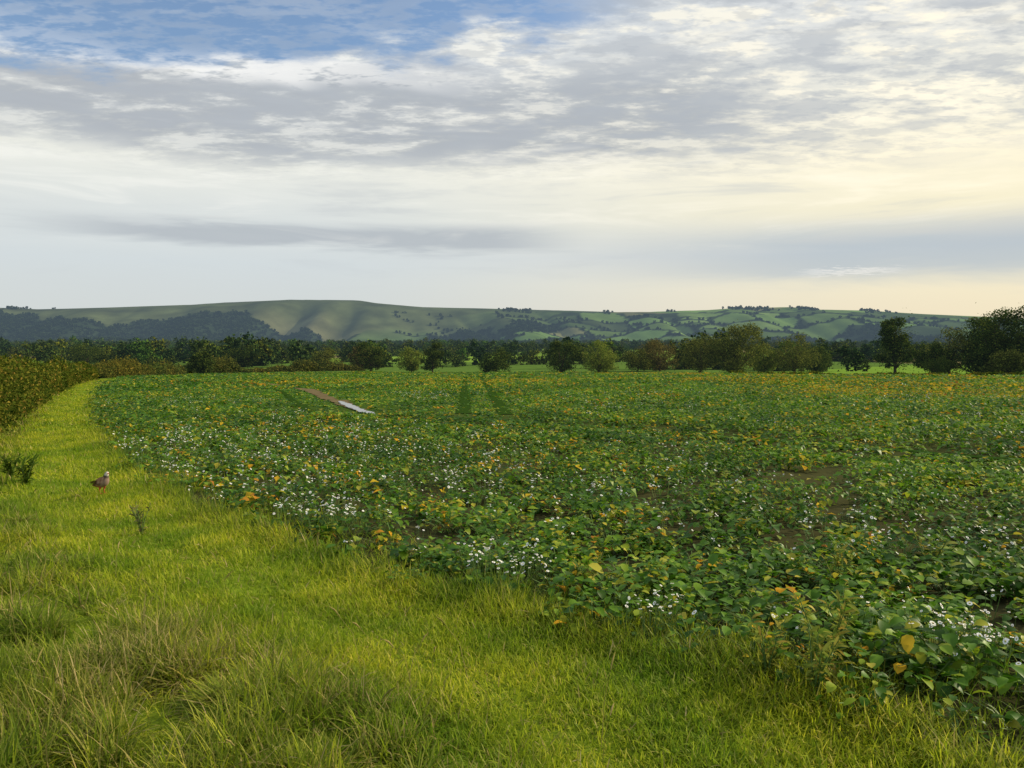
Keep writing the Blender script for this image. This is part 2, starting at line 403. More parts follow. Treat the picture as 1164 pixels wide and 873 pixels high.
C=C*(1-ch)+np.array((.15,.145,.08))*ch
wm=woodmask(HX,HY,HT);C[wm]=(.022,.036,.016)
C[(bd2<17)&(HT<.95)&(k[:,0]<.5)]=(.022,.036,.014)
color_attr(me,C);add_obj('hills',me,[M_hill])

# ------------------------------------------------------------ instancing (distant trees, flowers)
def scatter(name,P,rot,scl,idx,protos):
    P=np.asarray(P,np.float32);n=len(P)
    me=bpy.data.meshes.new(name+'_points');me.vertices.add(n);me.vertices.foreach_set('co',P.ravel())
    for nm,v in (('rot',rot),('scl',scl)):
        a=me.attributes.new(nm,'FLOAT_VECTOR','POINT');a.data.foreach_set('vector',np.asarray(v,np.float32).ravel())
    a=me.attributes.new('idx','INT','POINT');a.data.foreach_set('value',np.asarray(idx,np.int32))
    ob=add_obj(name,me)
    col_=bpy.data.collections.new(name+'_parts')
    for q,pm in enumerate(protos):
        o=bpy.data.objects.new('%s_part_%02d'%(name,q),pm);col_.objects.link(o)
    ng=bpy.data.node_groups.new(name+'_scatter','GeometryNodeTree')
    ng.interface.new_socket('Geometry',in_out='INPUT',socket_type='NodeSocketGeometry')
    ng.interface.new_socket('Geometry',in_out='OUTPUT',socket_type='NodeSocketGeometry')
    gi=ng.nodes.new('NodeGroupInput');go=ng.nodes.new('NodeGroupOutput')
    ip=ng.nodes.new('GeometryNodeInstanceOnPoints');ci=ng.nodes.new('GeometryNodeCollectionInfo')
    ci.inputs['Collection'].default_value=col_;ci.inputs['Separate Children'].default_value=True;ci.inputs['Reset Children'].default_value=True
    ip.inputs['Pick Instance'].default_value=True
    def at(nm,ty):
        n_=ng.nodes.new('GeometryNodeInputNamedAttribute');n_.data_type=ty;n_.inputs['Name'].default_value=nm;return n_.outputs[0]
    er=ng.nodes.new('FunctionNodeEulerToRotation')
    L=ng.links.new
    L(gi.outputs[0],ip.inputs['Points']);L(ci.outputs[0],ip.inputs['Instance']);L(at('idx','INT'),ip.inputs['Instance Index'])
    L(at('rot','FLOAT_VECTOR'),er.inputs[0]);L(er.outputs[0],ip.inputs['Rotation']);L(at('scl','FLOAT_VECTOR'),ip.inputs['Scale'])
    L(ip.outputs[0],go.inputs[0])
    md=ob.modifiers.new('scatter','NODES');md.node_group=ng
    return ob
def wedge(r1,r2,dens,half=.78):
    n=int(half*(r2*r2-r1*r1)*dens)
    r=np.sqrt(rng.uniform(r1*r1,r2*r2,n));a=rng.uniform(-half,half,n)
    return r*np.sin(a),r*np.cos(a)
def zrot(n,tilt=.12):
    r=rng.normal(0,tilt,(n,3));r[:,2]=rng.uniform(0,2*math.pi,n);return r

# ---- crop
def yprob(x,y):
    n=fbm(x/14,y/22,80,3);p=.045+.03*n
    p=p+.60*ss(n,.49,.61)*ss(y,32,54)*ss(x,5,24)
    p=p+.5*np.exp(-((x+24)/7)**2-((y-88)/16)**2)+.55*np.exp(-((x+2)/9)**2-((y-92)/22)**2)+.3*np.exp(-((x+9)/6)**2-((y-120)/30)**2)
    p=p+.16*ss(fbm(x/2.5,y/2.5,83,2),.55,.72)*(1-.5*ss(y,20,40))
    return np.clip(p,0,.7)
crop=MB()
ST5=((0,.2,.5,.8,1),(.08,.75,1,.65,.05));ST3=((0,.45,1),(.15,1,.1))
for r1,r2,de,nl,rad,ls,h,stn in ((2.4,8,26,26,.17,.068,.28,ST5),(8,16,18,20,.19,.078,.28,ST3),(16,32,8,16,.30,.115,.29,ST3),(32,62,2.2,22,.55,.17,.28,ST3),(62,125,.55,26,1.1,.30,.31,ST3),(125,300,.13,30,2.3,.55,.35,ST3)):
    x,y=wedge(r1,r2,de)
    wav=(fbm(x/1.1,y/1.1,90,2)-.5)*1.0*(r1<30)
    ed=edge_d(x,y)
    m=(ed>.0+wav*.7+rad*.3)&(y<far_y(x)-1)
    m&=rng.uniform(0,1,len(x))<(.35+.65*ss(ed,0,.8+.4*(r1>8)))
    m&=~((fbm(x/.9+4,y/.9,95,2)>.64)&(r1<14)&(rng.uniform(0,1,len(x))<.8))
    x,y,ed=x[m],y[m],ed[m];n=len(x)
    yel=rng.uniform(0,1,n)<yprob(x,y)
    vig=(.45+1.0*fbm(x/1.6,y/1.6,97,3))*(.65+.35*ss(ed,0,.9))
    size=rng.uniform(.65,1.3,n)*vig
    ps=rng.uniform(.6,1.45,n)
    PXx=np.repeat(x,nl);PYy=np.repeat(y,nl);sz=np.repeat(size,nl);yl=np.repeat(yel,nl);pl=np.repeat(ps,nl);N=n*nl
    yl=yl&(rng.uniform(0,1,N)<.6)
    a=rng.uniform(0,6.283,N);rq=rad*np.sqrt(rng.uniform(0,1,N))*sz
    lx=PXx+rq*np.cos(a);ly=PYy+rq*np.sin(a)
    hh=h*sz*rng.uniform(.2,1.0,N)*(1-.35*(rq/(rad*sz+1e-6))**2)
    g,gm=track_gap(lx,ly)
    gm=np.where((ly>28)&(ly<88),gm,9)
    keep=(gm>.05-.25*rng.uniform(0,1,N)**3)&((g>ls*.25)|(rng.uniform(0,1,N)<.13))
    hh=hh*(.15+.85*ss(g,-.05,1.1))*np.where((gm<7)&(ly<60),.12+.88*ss(gm,1.5,7),1)
    lx,ly,hh,a,yl,sz,pl=[q[keep] for q in (lx,ly,hh,a,yl,sz,pl)];N=len(lx)
    L=ls*rng.uniform(.55,1.3,N)*(pl if r2<=32 else 1)
    b=np.stack([lx,ly,T(lx,ly)+hh],1)
    V,Fq=leaves(b,a+rng.normal(0,.9,N),rng.uniform(-.2,.7,N),L,L*rng.uniform(.5,.9,N),rng.uniform(.2,1.2,N),.3,*stn)
    per=len(Fq)//max(N,1)
    crop.add(V,Fq,np.repeat(yl.astype(int),per))
    if r2<=8:
        q=rng.uniform(0,1,N)<.5
        bb=b[q].copy();aa=a[q]+math.pi
        V,Fq=leaves(np.stack([bb[:,0]+.4*rad*np.cos(aa),bb[:,1]+.4*rad*np.sin(aa),T(bb[:,0],bb[:,1])],1),a[q],np.full(q.sum(),1.25),hh[q]*1.15+.02,np.full(q.sum(),.008),np.full(q.sum(),.9),0.0,(0,.5,1),(1,.9,.7));crop.add(V,Fq,2)
me=crop.mesh('crop_plants')
for m_ in (M_crop,M_cropy,M_stem): me.materials.append(m_)
add_obj('crop_plants',me)

# ---- grass verge
gr=MB()
GST=((0,.4,.75,1),(.8,1,.7,.05));GST2=((0,.55,1),(.9,.8,.05))
for r1,r2,de,wd,hs,stn in ((2.2,6,8500,.0055,1.0,GST),(6,12,3800,.008,1.05,GST2),(12,24,1200,.014,1.15,GST2),(24,50,240,.03,1.2,GST2),(50,115,36,.07,1.3,GST2)):
    n=int(.5*(r2*r2-r1*r1)*(1.5)*de)
    r=np.sqrt(rng.uniform(r1*r1,r2*r2,n));a=rng.uniform(-.80,.70,n);x=r*np.sin(a);y=r*np.cos(a)
    dd=edge_d(x,y);lim=.22+(fbm(x/.5,y/.5,12,2)-.5)*.9
    m=((dd<lim)|((dd<1.3)&(rng.uniform(0,1,n)<.22*(1-dd/1.3))))&(x>hedge_x(y)-.3);x,y,dd=x[m],y[m],dd[m];n=len(x)
    rough=ss(-dd,1.2,2.3)*(.6+.4*(1-ss(y,25,45)))
    worn=np.exp(-((-dd-1.0-.15*np.sin(y*.7))/.16)**2)
    n1=fbm(x/.7,y/.7,14,3);n2=fbm(x/.30+9,y/.30,15,3)
    u=rng.uniform(0,1,n)
    pstraw=rough*(.05+ss(n1,.48,.66)*.24)+.02+.03*worn
    pdark=rough*(.12+.5*ss(n2,.42,.58))+.05+.4*ss(-dd,.3,-.1)
    mi=np.where(u<pstraw,2,np.where(u<pstraw+pdark,1,0))
    keep=rng.uniform(0,1,n)<(1-.85*rough*ss(n2,.53,.41))*(1-.35*worn);x,y,rough,n2,n1,mi,dd,worn=[q[keep] for q in (x,y,rough,n2,n1,mi,dd,worn)];n=len(x)
    L=hs*rng.uniform(.5,1.2,n)*(.06+.05*n1+rough*(.01+.17*ss(n2,.42,.66)))*np.where(mi==2,1.2,1)*(1+1.0*ss(-dd,.35,-.1))*(1-.4*worn)
    lean=.75+.35*rough
    V,Fq=leaves(np.stack([x,y,T(x,y)-.005],1),rng.uniform(0,6.283,n)+.0,1.57-lean*rng.uniform(0,1,n)**1.3,L,wd*rng.uniform(.6,1.3,n),rng.uniform(.1,1.8,n),0,*stn)
    gr.add(V,Fq,np.repeat(mi,len(Fq)//n))
nt_=1100
x=rng.uniform(-18,1.5,nt_);y=rng.uniform(2.8,28,nt_);m=(edge_d(x,y)<-1.6)&(x>hedge_x(y)+.5)&(np.abs(x)<y*.85)
x,y=x[m],y[m];x=np.concatenate([x,[-1.75,-1.15,-1.45,-2.3,-.95,-2.0,-3.0,-1.9,-1.6]]);y=np.concatenate([y,[4.5,4.05,3.7,4.9,3.65,3.4,5.6,4.7,4.2]])
for cx,cy in zip(x,y):
    R_=rng.uniform(.08,.26);nb=int(850*R_/.2/(1+cy/8));a=rng.uniform(0,6.283,nb);q=R_*np.abs(rng.normal(0,.45,nb))
    bx_=cx+q*np.cos(a);by_=cy+q*np.sin(a);L=rng.uniform(.09,.25,nb)*(.6+R_*1.3)
    dry=rng.uniform(0,.8)**1.6
    u=rng.uniform(0,1,nb)
    mi=np.where(u<dry,2,np.where(u<.78,1,0))
    V,Fq=leaves(np.stack([bx_,by_,T(bx_,by_)-.01],1),a+rng.normal(0,.5,nb)+rng.uniform(-.3,.3),1.5-.8*q/R_-rng.uniform(0,.3,nb),L,.005*(1+cy/10)*rng.uniform(.6,1.2,nb),rng.uniform(.6,2.4,nb),0,*GST)
    gr.add(V,Fq,np.repeat(mi,len(Fq)//nb))
me=gr.mesh('grass_verge')
for m_ in (M_grass,M_grass_dk,M_straw): me.materials.append(m_)
add_obj('grass_verge',me)

# ---- mayweed flowers
def flower_part(nh,rad,h):
    mb=MB()
    for q in range(nh):
        a=rng.uniform(0,6.28);r_=rad*math.sqrt(rng.uniform());x,y=r_*math.cos(a),r_*math.sin(a);z=h*rng.uniform(.7,1.1)
        V,Fq=tube([(x*.4,y*.4,0),(x*.8,y*.8,z*.6),(x,y,z)],[.002,.002,.0015],3);mb.add(V,Fq,0)
        R_=rng.uniform(.009,.016);tx,ty=rng.normal(0,.35,2)
        for k_ in range(9):
            t0=k_*2*math.pi/9;ca,sa=math.cos(t0),math.sin(t0);wn=.30*R_
            pts=[(ca*R_*.25,sa*R_*.25),(ca*R_*.8-sa*wn,sa*R_*.8+ca*wn),(ca*R_*1.05,sa*R_*1.05),(ca*R_*.8+sa*wn,sa*R_*.8-ca*wn)]
            mb.add([(x+u,y+v,z+tx*u+ty*v) for u,v in pts],[[0,1,2,3]],1)
        r2=R_*.33
        mb.add([(x+r2,y,z+.003),(x,y+r2,z+.003),(x-r2,y,z+.003),(x,y-r2,z+.003)],[[0,1,2,3]],2)
    me=mb.mesh('flower_part')
    for m_ in (M_stem,M_petal,M_yolk): me.materials.append(m_)
    return me
fp=[flower_part(7,.15,.36) for _ in range(5)]
fx=[];fy=[];fs=[]
for cx,cy,n,sx_,sy_ in ((-2.0,7.9,26,.4,.25),(.02,5.95,18,.18,.2),(-1.0,6.3,4,.3,.2),(2.45,4.15,20,.2,.15),(.9,4.7,8,.2,.12),(2.1,4.8,4,.3,.3),(-3.6,11.5,80,1.6,1.8),(-1.5,10,44,1.5,1.4),(4.2,6.8,24,1.2,.7),(3.2,7.2,14,1.4,.6),(-6,16,170,2.6,3),(-3,14,120,3,2.4),(.5,8.5,16,1.7,1),(1.5,11,36,2.5,1.5)):
    fx.append(rng.normal(cx,sx_,n));fy.append(rng.normal(cy,sy_,n));fs.append(np.full(n,1.0))
x,y=wedge(4,48,1.7);p=ss(fbm(x/3.5,y/3.5,101,3),.47,.65)*.8*(1-.5*ss(x,-2,8))+.03
m=rng.uniform(0,1,len(x))<p;fx.append(x[m]);fy.append(y[m]);fs.append(np.full(m.sum(),1.0))
fx=np.concatenate(fx);fy=np.concatenate(fy);fs=np.concatenate(fs)
tg_,tm_=track_gap(fx,fy)
m=(edge_d(fx,fy)>.1)&(tg_>.4)&(tm_>2.5);fx,fy,fs=fx[m],fy[m],fs[m];n=len(fx)
fs=fs*rng.uniform(.5,1.0,n)*(1+.016*fy)
scatter('mayweed_flowers',np.stack([fx,fy,T(fx,fy)],1),zrot(n,.1),np.stack([fs,fs,rng.uniform(.68,.95,n)],1),rng.integers(0,5,n),fp)

# ------------------------------------------------------------ track + puddle
def strip(name,P,wl,lift,mat,jit=.08,level=None,parent=None):
    P=np.asarray(P,float)
    wd=np.asarray(wl)*np.ones(len(P));j=rng.normal(0,jit,len(P));j2=rng.normal(0,jit,len(P))
    a=offset(P,np.maximum(wd+j,.02));b=offset(P,-np.maximum(wd+j2,.02))
    V=[]
    for q in (a,P,b):
        z=np.full(len(q),level) if level is not None else T(q[:,0],q[:,1])+lift
        V.append(np.stack([q[:,0],q[:,1],z],1))
    V=np.stack(V,1).reshape(-1,3)
    F=[]
    for i in range(len(P)-1):
        s_=i*3;F+=[[s_,s_+1,s_+4,s_+3],[s_+1,s_+2,s_+5,s_+4]]
    return add_obj(name,mesh_np(name,V,F,True),[mat],parent=parent)
trk=bpy.data.objects.new('farm_track',None);scene.collection.objects.link(trk)
ML=smooth_poly(MUD,160);e_=np.linspace(0,1,len(ML))
strip('mud',ML,.46*np.clip(np.sin(e_*math.pi)*1.7,.08,1)*(.65+.6*vnoise(e_*30,e_*0,5)),.03,M_mud,.08,None,trk)
for q,(P,wd) in enumerate(LINES[1:]):
    P2=smooth_poly(P,260) if len(P)<20 else smooth_poly(P,220)
    if q==0: P2=P2[P2[:,1]<27.5]
    strip('wheel_rut_%d'%(q+1),P2,wd*.9,.02,M_rut,.05,None,trk)
sel=(MUD[:,1]>29.6)&(MUD[:,1]<38.5);PP=smooth_poly(MUD[sel],60);tt=np.linspace(0,1,len(PP))
M_water=newmat('puddle_water_mat');_nt=M_water.node_tree;_p=nn(_nt,'ShaderNodeBsdfPrincipled');_p.inputs['Base Color'].default_value=(.12,.10,.075,1);_p.inputs['Roughness'].default_value=.08;_p.inputs['IOR'].default_value=1.33;finish(M_water,_p.outputs[0],0)
strip('puddle',PP,.30*np.sqrt(np.clip(np.sin(tt*math.pi),0,1))*(.60+.6*(vnoise(tt*9,tt*0,8)-.2)),.0,M_water,.04,PUDZ+.045)

# ------------------------------------------------------------ hedges
def hedge(name,P,height,width,leaf_fn,dens,mat,seed,vary=.34,shoots=2.2):
    P=np.asarray(P,float);seg=np.hypot(*np.diff(P,axis=0).T);s=np.concatenate([[0],np.cumsum(seg)])
    mb=MB()
    n=int(s[-1]/1.0)+2;t=np.linspace(0,s[-1],n);cx=np.interp(t,s,P[:,0]);cy=np.interp(t,s,P[:,1])
    tg=np.stack([np.gradient(cx),np.gradient(cy)],1);tg/=np.linalg.norm(tg,axis=1)[:,None];nx,ny=tg[:,1],-tg[:,0]
    def top(u): return height*(1.01-vary*.5+vary*(fbm(u/(height*1.6),u*0+seed,seed,4)-.5)*2.0)*(.25+.75*np.sqrt(np.clip(np.minimum(u,s[-1]-u)/height,0,1)))
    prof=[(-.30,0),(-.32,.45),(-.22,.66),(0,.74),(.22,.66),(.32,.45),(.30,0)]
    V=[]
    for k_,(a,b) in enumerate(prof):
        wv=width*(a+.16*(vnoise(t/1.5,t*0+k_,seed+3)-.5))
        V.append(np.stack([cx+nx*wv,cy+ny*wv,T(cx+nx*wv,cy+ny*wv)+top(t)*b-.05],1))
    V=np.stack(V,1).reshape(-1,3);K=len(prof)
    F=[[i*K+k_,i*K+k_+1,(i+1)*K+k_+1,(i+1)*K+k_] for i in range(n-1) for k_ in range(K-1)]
    mb.add(V,F,1)  # dark inner core, added to block light through the leaves
    u=rng.uniform(0,s[-1],dens*3)
    ls=leaf_fn(np.hypot(np.interp(u,s,P[:,0]),np.interp(u,s,P[:,1])))
    keep=rng.uniform(0,1,len(u))<(ls.min()/ls)**1.6;u=u[keep][:dens];ls=ls[keep][:dens]
    cx=np.interp(u,s,P[:,0]);cy=np.interp(u,s,P[:,1]);ti=np.searchsorted(s,u).clip(1,len(s)-1)-1
    d=np.diff(P,axis=0)[ti];d/=np.linalg.norm(d,axis=1)[:,None];nx,ny=d[:,1],-d[:,0]
    th=rng.uniform(-.15,math.pi+.15,len(u));q=rng.uniform(.70,1.10,len(u))
    lump=.62+.75*fbm(u/.9,th*1.7,seed+9,3)
    off=np.cos(th)*width*.5*q*lump;zz=np.clip(np.sign(np.sin(th))*np.abs(np.sin(th))**.55,0,1)*top(u)*q*(.80+.4*vnoise(u*1.3,th,seed+5))
    side=rng.uniform(0,1,len(u))<.5
    zs=rng.uniform(.0,.92,len(u));lump2=.62+.75*fbm(u/.9,zs*3+7,seed+19,3)
    zz=np.where(side,zs*top(u),zz);off=np.where(side,np.sign(np.cos(th))*width*.46*rng.uniform(.75,1.1,len(u))*lump2,off)
    X_=cx+nx*off+rng.normal(0,.05,len(u));Y_=cy+ny*off
    V,F=diamonds(np.stack([X_,Y_,T(X_,Y_)+zz],1),ls*rng.uniform(.7,1.3,len(u)),.6);mb.add(V,F,0)
    ns=int(s[-1]*shoots);u=rng.uniform(0,s[-1],ns);cx=np.interp(u,s,P[:,0])+rng.normal(0,width*.2,ns);cy=np.interp(u,s,P[:,1])
    b=np.stack([cx,cy,T(cx,cy)+top(u)*.85],1);L=height*rng.uniform(.08,.28,ns)
    V,F=leaves(b,rng.uniform(0,6.28,ns),rng.uniform(1.1,1.6,ns),L,L*.12,rng.uniform(0,.4,ns));mb.add(V,F,0)
    me=mb.mesh(name);me.materials.append(mat);me.materials.append(M_core)
    return add_obj(name,me)
hedge('hedge',HEDGE,2.3,1.8,lambda r:.04+.0022*r,120000,M_hedge,3,.45,9)
hedge('hedge',[(-64,118),(-70,142),(-80,175),(-88,205)],3.4,3.5,lambda r:.1+.0016*r,20000,M_hedge2,13,.6)
hedge('hedge',[(-93,222),(-80,250),(-70,268),(-57,292)],5.0,5,lambda r:.1+.0016*r,16000,M_hedge2,17,.9)
hedge('hedge',[(60,215),(93,152),(140,136),(210,122)],.9,1.3,lambda r:.1+.0016*r,12000,M_hedge,19,.6)

# ------------------------------------------------------------ trees
def tree_mesh(name,h,wd,nleaf,lsz,mat,nclump=34,trunk=.12,detail=True,fill=.2):
    mb=MB();hb=h*trunk
    tr=h*.026
    lean=rng.normal(0,.03,2)*h
    if detail:
        V,F=tube([(0,0,-.3),(0,0,hb*.4),(lean[0]*.3,lean[1]*.3,hb),(lean[0],lean[1],h*.75)],[tr*1.5,tr,tr*.85,tr*.2],8);mb.add(V,F,1)
    cc=[];cr=[]
    sk=rng.uniform(-.3,.3,2)
    for q in range(nclump):
        a=rng.uniform(0,6.28);u=rng.uniform(-1,1);rr_=rng.uniform(.35,.95)
        e=(1-abs(u)**2.2)**.5
        x=(math.cos(a)*e*rr_+sk[0]*u)*wd*.5;y=(math.sin(a)*e*rr_+sk[1]*u)*wd*.5
        z=hb+(h-hb)*(.46+.44*u)
        cc.append((x,y,z));cr.append(wd*rng.uniform(.06,.18))
        if detail and q%3==0:
            V,F=tube([(lean[0]*.3,lean[1]*.3,hb*rng.uniform(.9,1.6)),(x*.45,y*.45,hb+(z-hb)*.6),(x,y,z)],[tr*.5,tr*.28,tr*.06],5);mb.add(V,F,1)
    cc=np.array(cc);cr=np.array(cr)
    k=rng.choice(nclump,nleaf,p=cr**2/(cr**2).sum())
    v=rng.normal(size=(nleaf,3));v/=np.linalg.norm(v,axis=1)[:,None];v*=(rng.uniform(.1,1,(nleaf,1))**.45)*rng.uniform(.8,1.25,(nleaf,1))
    v[:,2]*=.8
    Cn=cc[k]+v*cr[k][:,None]
    ni=int(nleaf*fill);v=rng.normal(size=(ni,3))*np.array([wd*.18,wd*.18,(h-hb)*.18]);v[:,2]+=hb+(h-hb)*.40
    Cn=np.concatenate([Cn,v]);Cn[:,2]=np.clip(Cn[:,2],hb*.25,h*1.08)
    V,F=diamonds(Cn,lsz*rng.uniform(.6,1.4,len(Cn)),.75,.4);mb.add(V,F,0)
    me=mb.mesh(name);me.materials.append(mat);me.materials.append(M_bark);return me
TREES=[('oak_tree',-47.9,262,10.6,10.5,M_oak),('willow_tree',-34.6,266,9.2,10,M_lime),('oak_tree',-26.2,256,10.4,8.5,M_oak),
 ('oak_tree',-5.4,250,7.6,12,M_oak),('oak_tree',15.3,241,10.6,12.5,M_oak),('willow_tree',27,241,10.2,12.5,M_lime),
 ('ash_tree',42,258,7.8,12,M_olive),('oak_tree',50,262,10.8,15,M_brown),('oak_tree',60,246,12.6,15,M_olive),('willow_tree',70,240,15.5,17,M_olive),('willow_tree',82,252,10.2,12,M_lime),
 ('oak_tree',91,249,13,16,M_olive),('oak_tree',103,262,8.8,13,M_oak),('ash_tree',111,224,17.5,11,M_oak),('oak_tree',117,207,13,14,M_olive),('oak_tree',122,196,17,16,M_oak),
 ('oak_tree',131,190,18,17,M_oak),('oak_tree',112,206,9,10,M_oak),('oak_tree',126,206,16,14,M_oak),('oak_tree',140,196,17,16,M_oak),('hawthorn_tree',120,188,6,11,M_olive),('hawthorn_tree',108,196,5,8,M_oak),
 ('ash_tree',-57,292,9.8,9.5,M_brown),('ash_tree',-73,302,9.2,11,M_olive),('oak_tree',-115,332,11,15,M_oak),('oak_tree',-210,382,11,18,M_oak),('hawthorn_tree',-85,212,6.5,7,M_oak),('hawthorn_tree',-66,115,2.6,3.2,M_oak)]
for nm,x,y,h,wd,mt in TREES:
    big_=h>13
    me=tree_mesh(nm,h,wd,8500 if big_ else 4400,(.46 if big_ else .42) if h>5 else .2,mt,int(rng.integers(30,54)),float(rng.uniform(.04,.10)),True,.45 if big_ else .25)
    o=add_obj(nm,me);o.location=(x,y,float(T(x,y)));o.rotation_euler[2]=rng.uniform(0,6)
wp=[tree_mesh('w',10,rng.uniform(10,14),600,1.0,M_wood,18,.03,False) for _ in range(6)]+[tree_mesh('b',5,9,300,.9,M_wood,12,.0,False) for _ in range(3)]
WX=[];WY=[];WS=[];WI=[]
half=.85
n=50000;r=np.sqrt(rng.uniform(330**2,3000**2,n));a=rng.uniform(-half,half,n);x=r*np.sin(a);y=r*np.cos(a)
_,bd_=cells(x,y,S)
nzv=fbm(x/260,y/260,130,3)
m=((bd_<9)&(rng.uniform(0,1,n)<.75))|((nzv>.61)&(rng.uniform(0,1,n)<.4))
x,y=x[m],y[m];WX.append(x);WY.append(y);WS.append(rng.uniform(.5,1.4,len(x)));WI.append(np.where(rng.uniform(0,1,len(x))<.75,rng.integers(0,6,len(x)),rng.integers(6,9,len(x))))
for x0,y0,x1,y1,n in ((-260,420,-60,340,26),(-60,340,60,430,20),(20,310,110,290,14),(60,340,330,300,60),(100,290,260,230,60),(-330,330,-130,400,18),(-40,520,330,470,70),(-420,560,0,520,50),(150,225,230,190,35)):
    t=rng.uniform(0,1,n);WX.append(x0+(x1-x0)*t+rng.normal(0,5,n));WY.append(y0+(y1-y0)*t+rng.normal(0,5,n));WS.append(rng.uniform(.4,1.3,n)**1.0);WI.append(rng.integers(0,9,n))
x=np.concatenate(WX);y=np.concatenate(WY);s_=np.concatenate(WS);idx=np.concatenate(WI)
ok=(y>far_y(x)+12)&((fbm(x/60,y/60,140,2)>.42)|(y>900));x,y,s_,idx=x[ok],y[ok],s_[ok],idx[ok];n=len(x)
s_=s_*(.5+1.0*fbm(x/45,y/45,150,2))
scatter('distant_trees',np.stack([x,y,T(x,y)-.4],1),zrot(n,0),np.stack([s_,s_,s_*rng.uniform(.85,1.2,n)],1),idx,wp)
hp=[tree_mesh('hw',12,15,90,4.0,M_hwood,12,.02,False) for _ in range(5)]
n=110000;x=rng.uniform(-3900,3900,n);y=rng.uniform(2750,4750,n);z,t=hill(x,y)
_,b2_=cells(x[:60000],y[:60000],S2,.7)
hb_=np.zeros(n,bool);hb_[:60000]=(b2_<7)&(t[:60000]<.85)&((x/y)[:60000]>-.15)
m=(woodmask(x,y,t)&(rng.uniform(0,1,n)<.36))|hb_
X2=[x[m]];Y2=[y[m]];S3=[rng.uniform(.7,1.5,m.sum())]
for px,wpx,nn_ in ((582,16,40),(600,6,10),(690,7,14),(835,10,26),(862,22,46),(915,16,44),(986,12,30),(20,14,30),(1010,4,8),(760,5,8)):
    q=(px+rng.normal(0,wpx*.5,nn_)-582)/880*4560;X2.append(q);Y2.append(rng.uniform(4480,4620,nn_));S3.append(rng.uniform(.8,1.5,nn_))
x=np.concatenate(X2);y=np.concatenate(Y2);s_=np.concatenate(S3);z,_=hill(x,y);n2_=len(x)
scatter('hill_woodland',np.stack([x,y,z-1],1),zrot(n2_,0),np.stack([s_,s_,s_],1),rng.integers(0,5,n2_),hp)

# ------------------------------------------------------------ weeds
def weed(name,x,y,h,nl,size,mat,branches=5,erect=1.2):
    mb=MB();P=[]
    for b in range(branches):
        a=rng.uniform(0,6.28);l=h*rng.uniform(.7,1);dx,dy=math.cos(a)*l*.35,math.sin(a)*l*.35
        pts=np.array([(0,0,-.02),(dx*.3,dy*.3,l*.45),(dx,dy,l)]);V,F=tube(pts,[.006,.005,.002],4);mb.add(V,F,1)
        for q in range(nl):
            t=rng.uniform(.1,1);P.append(np.array([np.interp(t,[0,.45,1],pts[:,k_]) for k_ in range(3)]))
    P=np.array(P);L=size*rng.uniform(.5,1.2,len(P))
    V,F=leaves(P,rng.uniform(0,6.28,len(P)),rng.uniform(.1,erect,len(P)),L,L*.28,rng.uniform(0,1,len(P)),.2);mb.add(V,F,0)
    me=mb.mesh(name);me.materials.append(mat);me.materials.append(M_stem)
    o=add_obj(name,me);o.location=(x,y,float(T(x,y)));return o
M_weed=leafmat('weed_leaf_mat',[(0,(.05,.09,.015)),(.6,(.09,.16,.02)),(1,(.16,.18,.03))],.35,.6,0,None,None,0)
M_thist=leafmat('thistle_leaf_mat',[(0,(.07,.08,.03)),(.6,(.14,.13,.06)),(1,(.24,.17,.08))],.25,.6,0,None,None,0)
M_wy=leafmat('pale_weed_leaf_mat',[(0,(.12,.2,.03)),(.6,(.26,.30,.05)),(1,(.40,.28,.06))],.4,.6,0,None,None,0)
weed('thistle_plant',-3.78,7.8,.32,12,.06,M_thist,10)
weed('dock_plant',-7.1,11.2,.40,16,.14,M_weed,9);weed('dock_plant',-7.7,11.8,.36,16,.14,M_weed,8)
for x,y,h in ((1.5,3.75,.42),(1.62,3.9,.5),(1.35,4.0,.36),(1.9,4.3,.4),(.55,5.6,.4),(2.4,5.6,.42),(3.4,6.2,.4)): weed('fat_hen_weed',x,y,h,26,.07,M_wy,6)
mb=MB()
for q in range(340):
    x=rng.uniform(-5.5,1);y=rng.uniform(3,12)
    dd=edge_d(np.array([x]),np.array([y]))[0]
    if dd>-1.0 or abs(x)>y*.75: continue
    z=float(T(x,y));l=rng.uniform(.2,.42);a=rng.uniform(0,6.28);bx,by=math.cos(a)*l*.4,math.sin(a)*l*.4
    V,F=tube([(x,y,z),(x+bx*.3,y+by*.3,z+l*.55),(x+bx,y+by,z+l*.9)],[.0018,.0014,.001],3);mb.add(V,F,0)
    V,F=tube([(x+bx*.75,y+by*.75,z+l*.78),(x+bx*.95,y+by*.95,z+l*.88),(x+bx*1.15,y+by*1.15,z+l*.93)],[.002,.005,.001],4);mb.add(V,F,0)
me=mb.mesh('seed_stalks');me.materials.append(M_straw);add_obj('grass_seed_stalks',me)

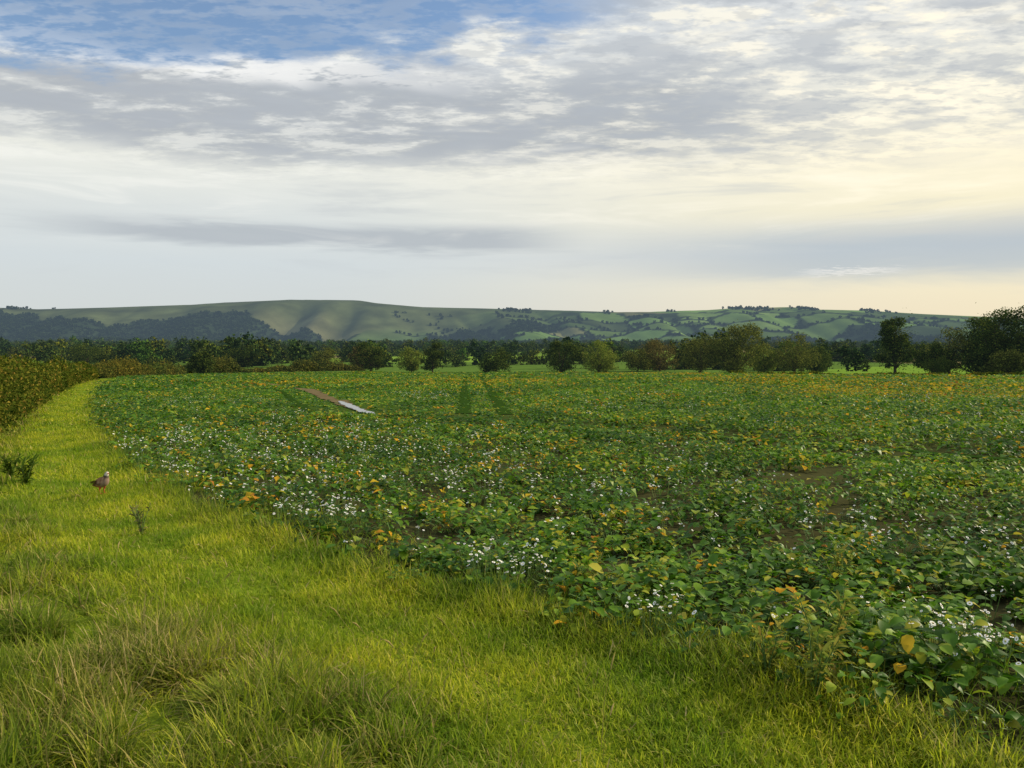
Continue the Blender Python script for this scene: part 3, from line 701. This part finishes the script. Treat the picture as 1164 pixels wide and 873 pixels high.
# ------------------------------------------------------------ partridge
bird=bpy.data.objects.new('partridge',None);scene.collection.objects.link(bird)
bx,by=-5.46,10.2
bird.location=(bx,by,float(T(bx,by))+.03);bird.rotation_euler[2]=math.radians(-25);bird.scale=(1.05,1.05,1.05)
rings=[(-.165,.085,.010,.004),(-.14,.092,.026,.012),(-.105,.105,.045,.030),(-.06,.122,.066,.055),(-.015,.135,.077,.068),(.03,.15,.076,.070),(.062,.175,.060,.060),(.08,.205,.038,.042),(.088,.232,.027,.029),(.096,.255,.028,.029),(.106,.274,.022,.022),(.113,.288,.006,.006)]
rg=np.array(rings);n=16;V=[];Cc=[]
for i_,(x,z,rx,rz) in enumerate(rings):
    t=rg[min(i_+1,len(rg)-1),:2]-rg[max(i_-1,0),:2];t/=np.linalg.norm(t);nrm=np.array([-t[1],t[0]])
    for j_ in range(n):
        th=2*math.pi*j_/n;c,s=math.cos(th),math.sin(th)
        V.append((x+nrm[0]*rz*c,rx*s,z+nrm[1]*rz*c))
        if i_>=9: col_=(.22,.12,.07) if c>.2 else (.65,.6,.52)
        elif i_==8: col_=(.05,.04,.035) if c<.5 else (.18,.11,.07)
        elif c>.35: col_=(.22,.125,.065)
        elif c<-.45: col_=(.45,.18,.07) if i_<5 else (.28,.20,.16)
        else: col_=(.38,.25,.16) if (i_+j_)%2 else (.15,.08,.05)
        if i_<3: col_=(.34,.13,.06)
        Cc.append(col_)
F=[[i_*n+j_,i_*n+(j_+1)%n,(i_+1)*n+(j_+1)%n,(i_+1)*n+j_] for i_ in range(len(rings)-1) for j_ in range(n)]
me=mesh_np('body',V,F,True);color_attr(me,np.array(Cc))
M_bird=attrmat('plumage_mat',90,(.7,.7,.7),(1.3,1.3,1.3),0)
body=add_obj('body',me,[M_bird],parent=bird)
sub=body.modifiers.new('s','SUBSURF');sub.levels=1;sub.render_levels=1
M_red=plain('beak_leg_mat',(.45,.06,.04),.5);M_eye=plain('eye_mat',(.01,.01,.01),.2)
V,F=tube([(.115,0,.266),(.130,0,.262),(.143,0,.254)],[.009,.006,.001],8);add_obj('beak',mesh_np('beak',V,F,True),[M_red],parent=bird)
mb=MB()
for s_ in (-1,1):
    c=np.array([.112,.021*s_,.268]);V,F=tube([c-[0,.004*s_,0],c,c+[0,.004*s_,0]],[.002,.005,.001],8);mb.add(V,F,0)
me=mb.mesh('eyes');me.materials.append(M_eye);add_obj('eyes',me,parent=bird)
mb=MB()
for s_ in (-1,1):
    y_=.032*s_
    V,F=tube([(0,y_,.11),(.012,y_,.075),(-.006,y_,.045),(.004,y_,.004)],[.022,.012,.0055,.005],8);mb.add(V,F,0)
    for a in (-.5,0,.5,3.14):
        l=.04 if a<3 else .018
        V,F=tube([(.004,y_,.004),(.004+math.cos(a)*l,y_+math.sin(a)*l,-.002)],[.004,.002],5);mb.add(V,F,0)
me=mb.mesh('legs',True);me.materials.append(M_red);add_obj('legs',me,parent=bird)
mb=MB()
for s_ in (-1,1):
    nl=26;b=np.stack([rng.uniform(-.07,.04,nl),np.full(nl,.073*s_)+rng.normal(0,.003,nl),rng.uniform(.125,.175,nl)],1)
    V,F=leaves(b,np.full(nl,math.pi)+rng.normal(0,.15,nl),np.full(nl,-.25),rng.uniform(.04,.075,nl),np.full(nl,.02),np.full(nl,.2));mb.add(V,F,0)
me=mb.mesh('wings');me.materials.append(plain('wing_mat',(.22,.135,.075),.8,120,.5));add_obj('wings',me,parent=bird)
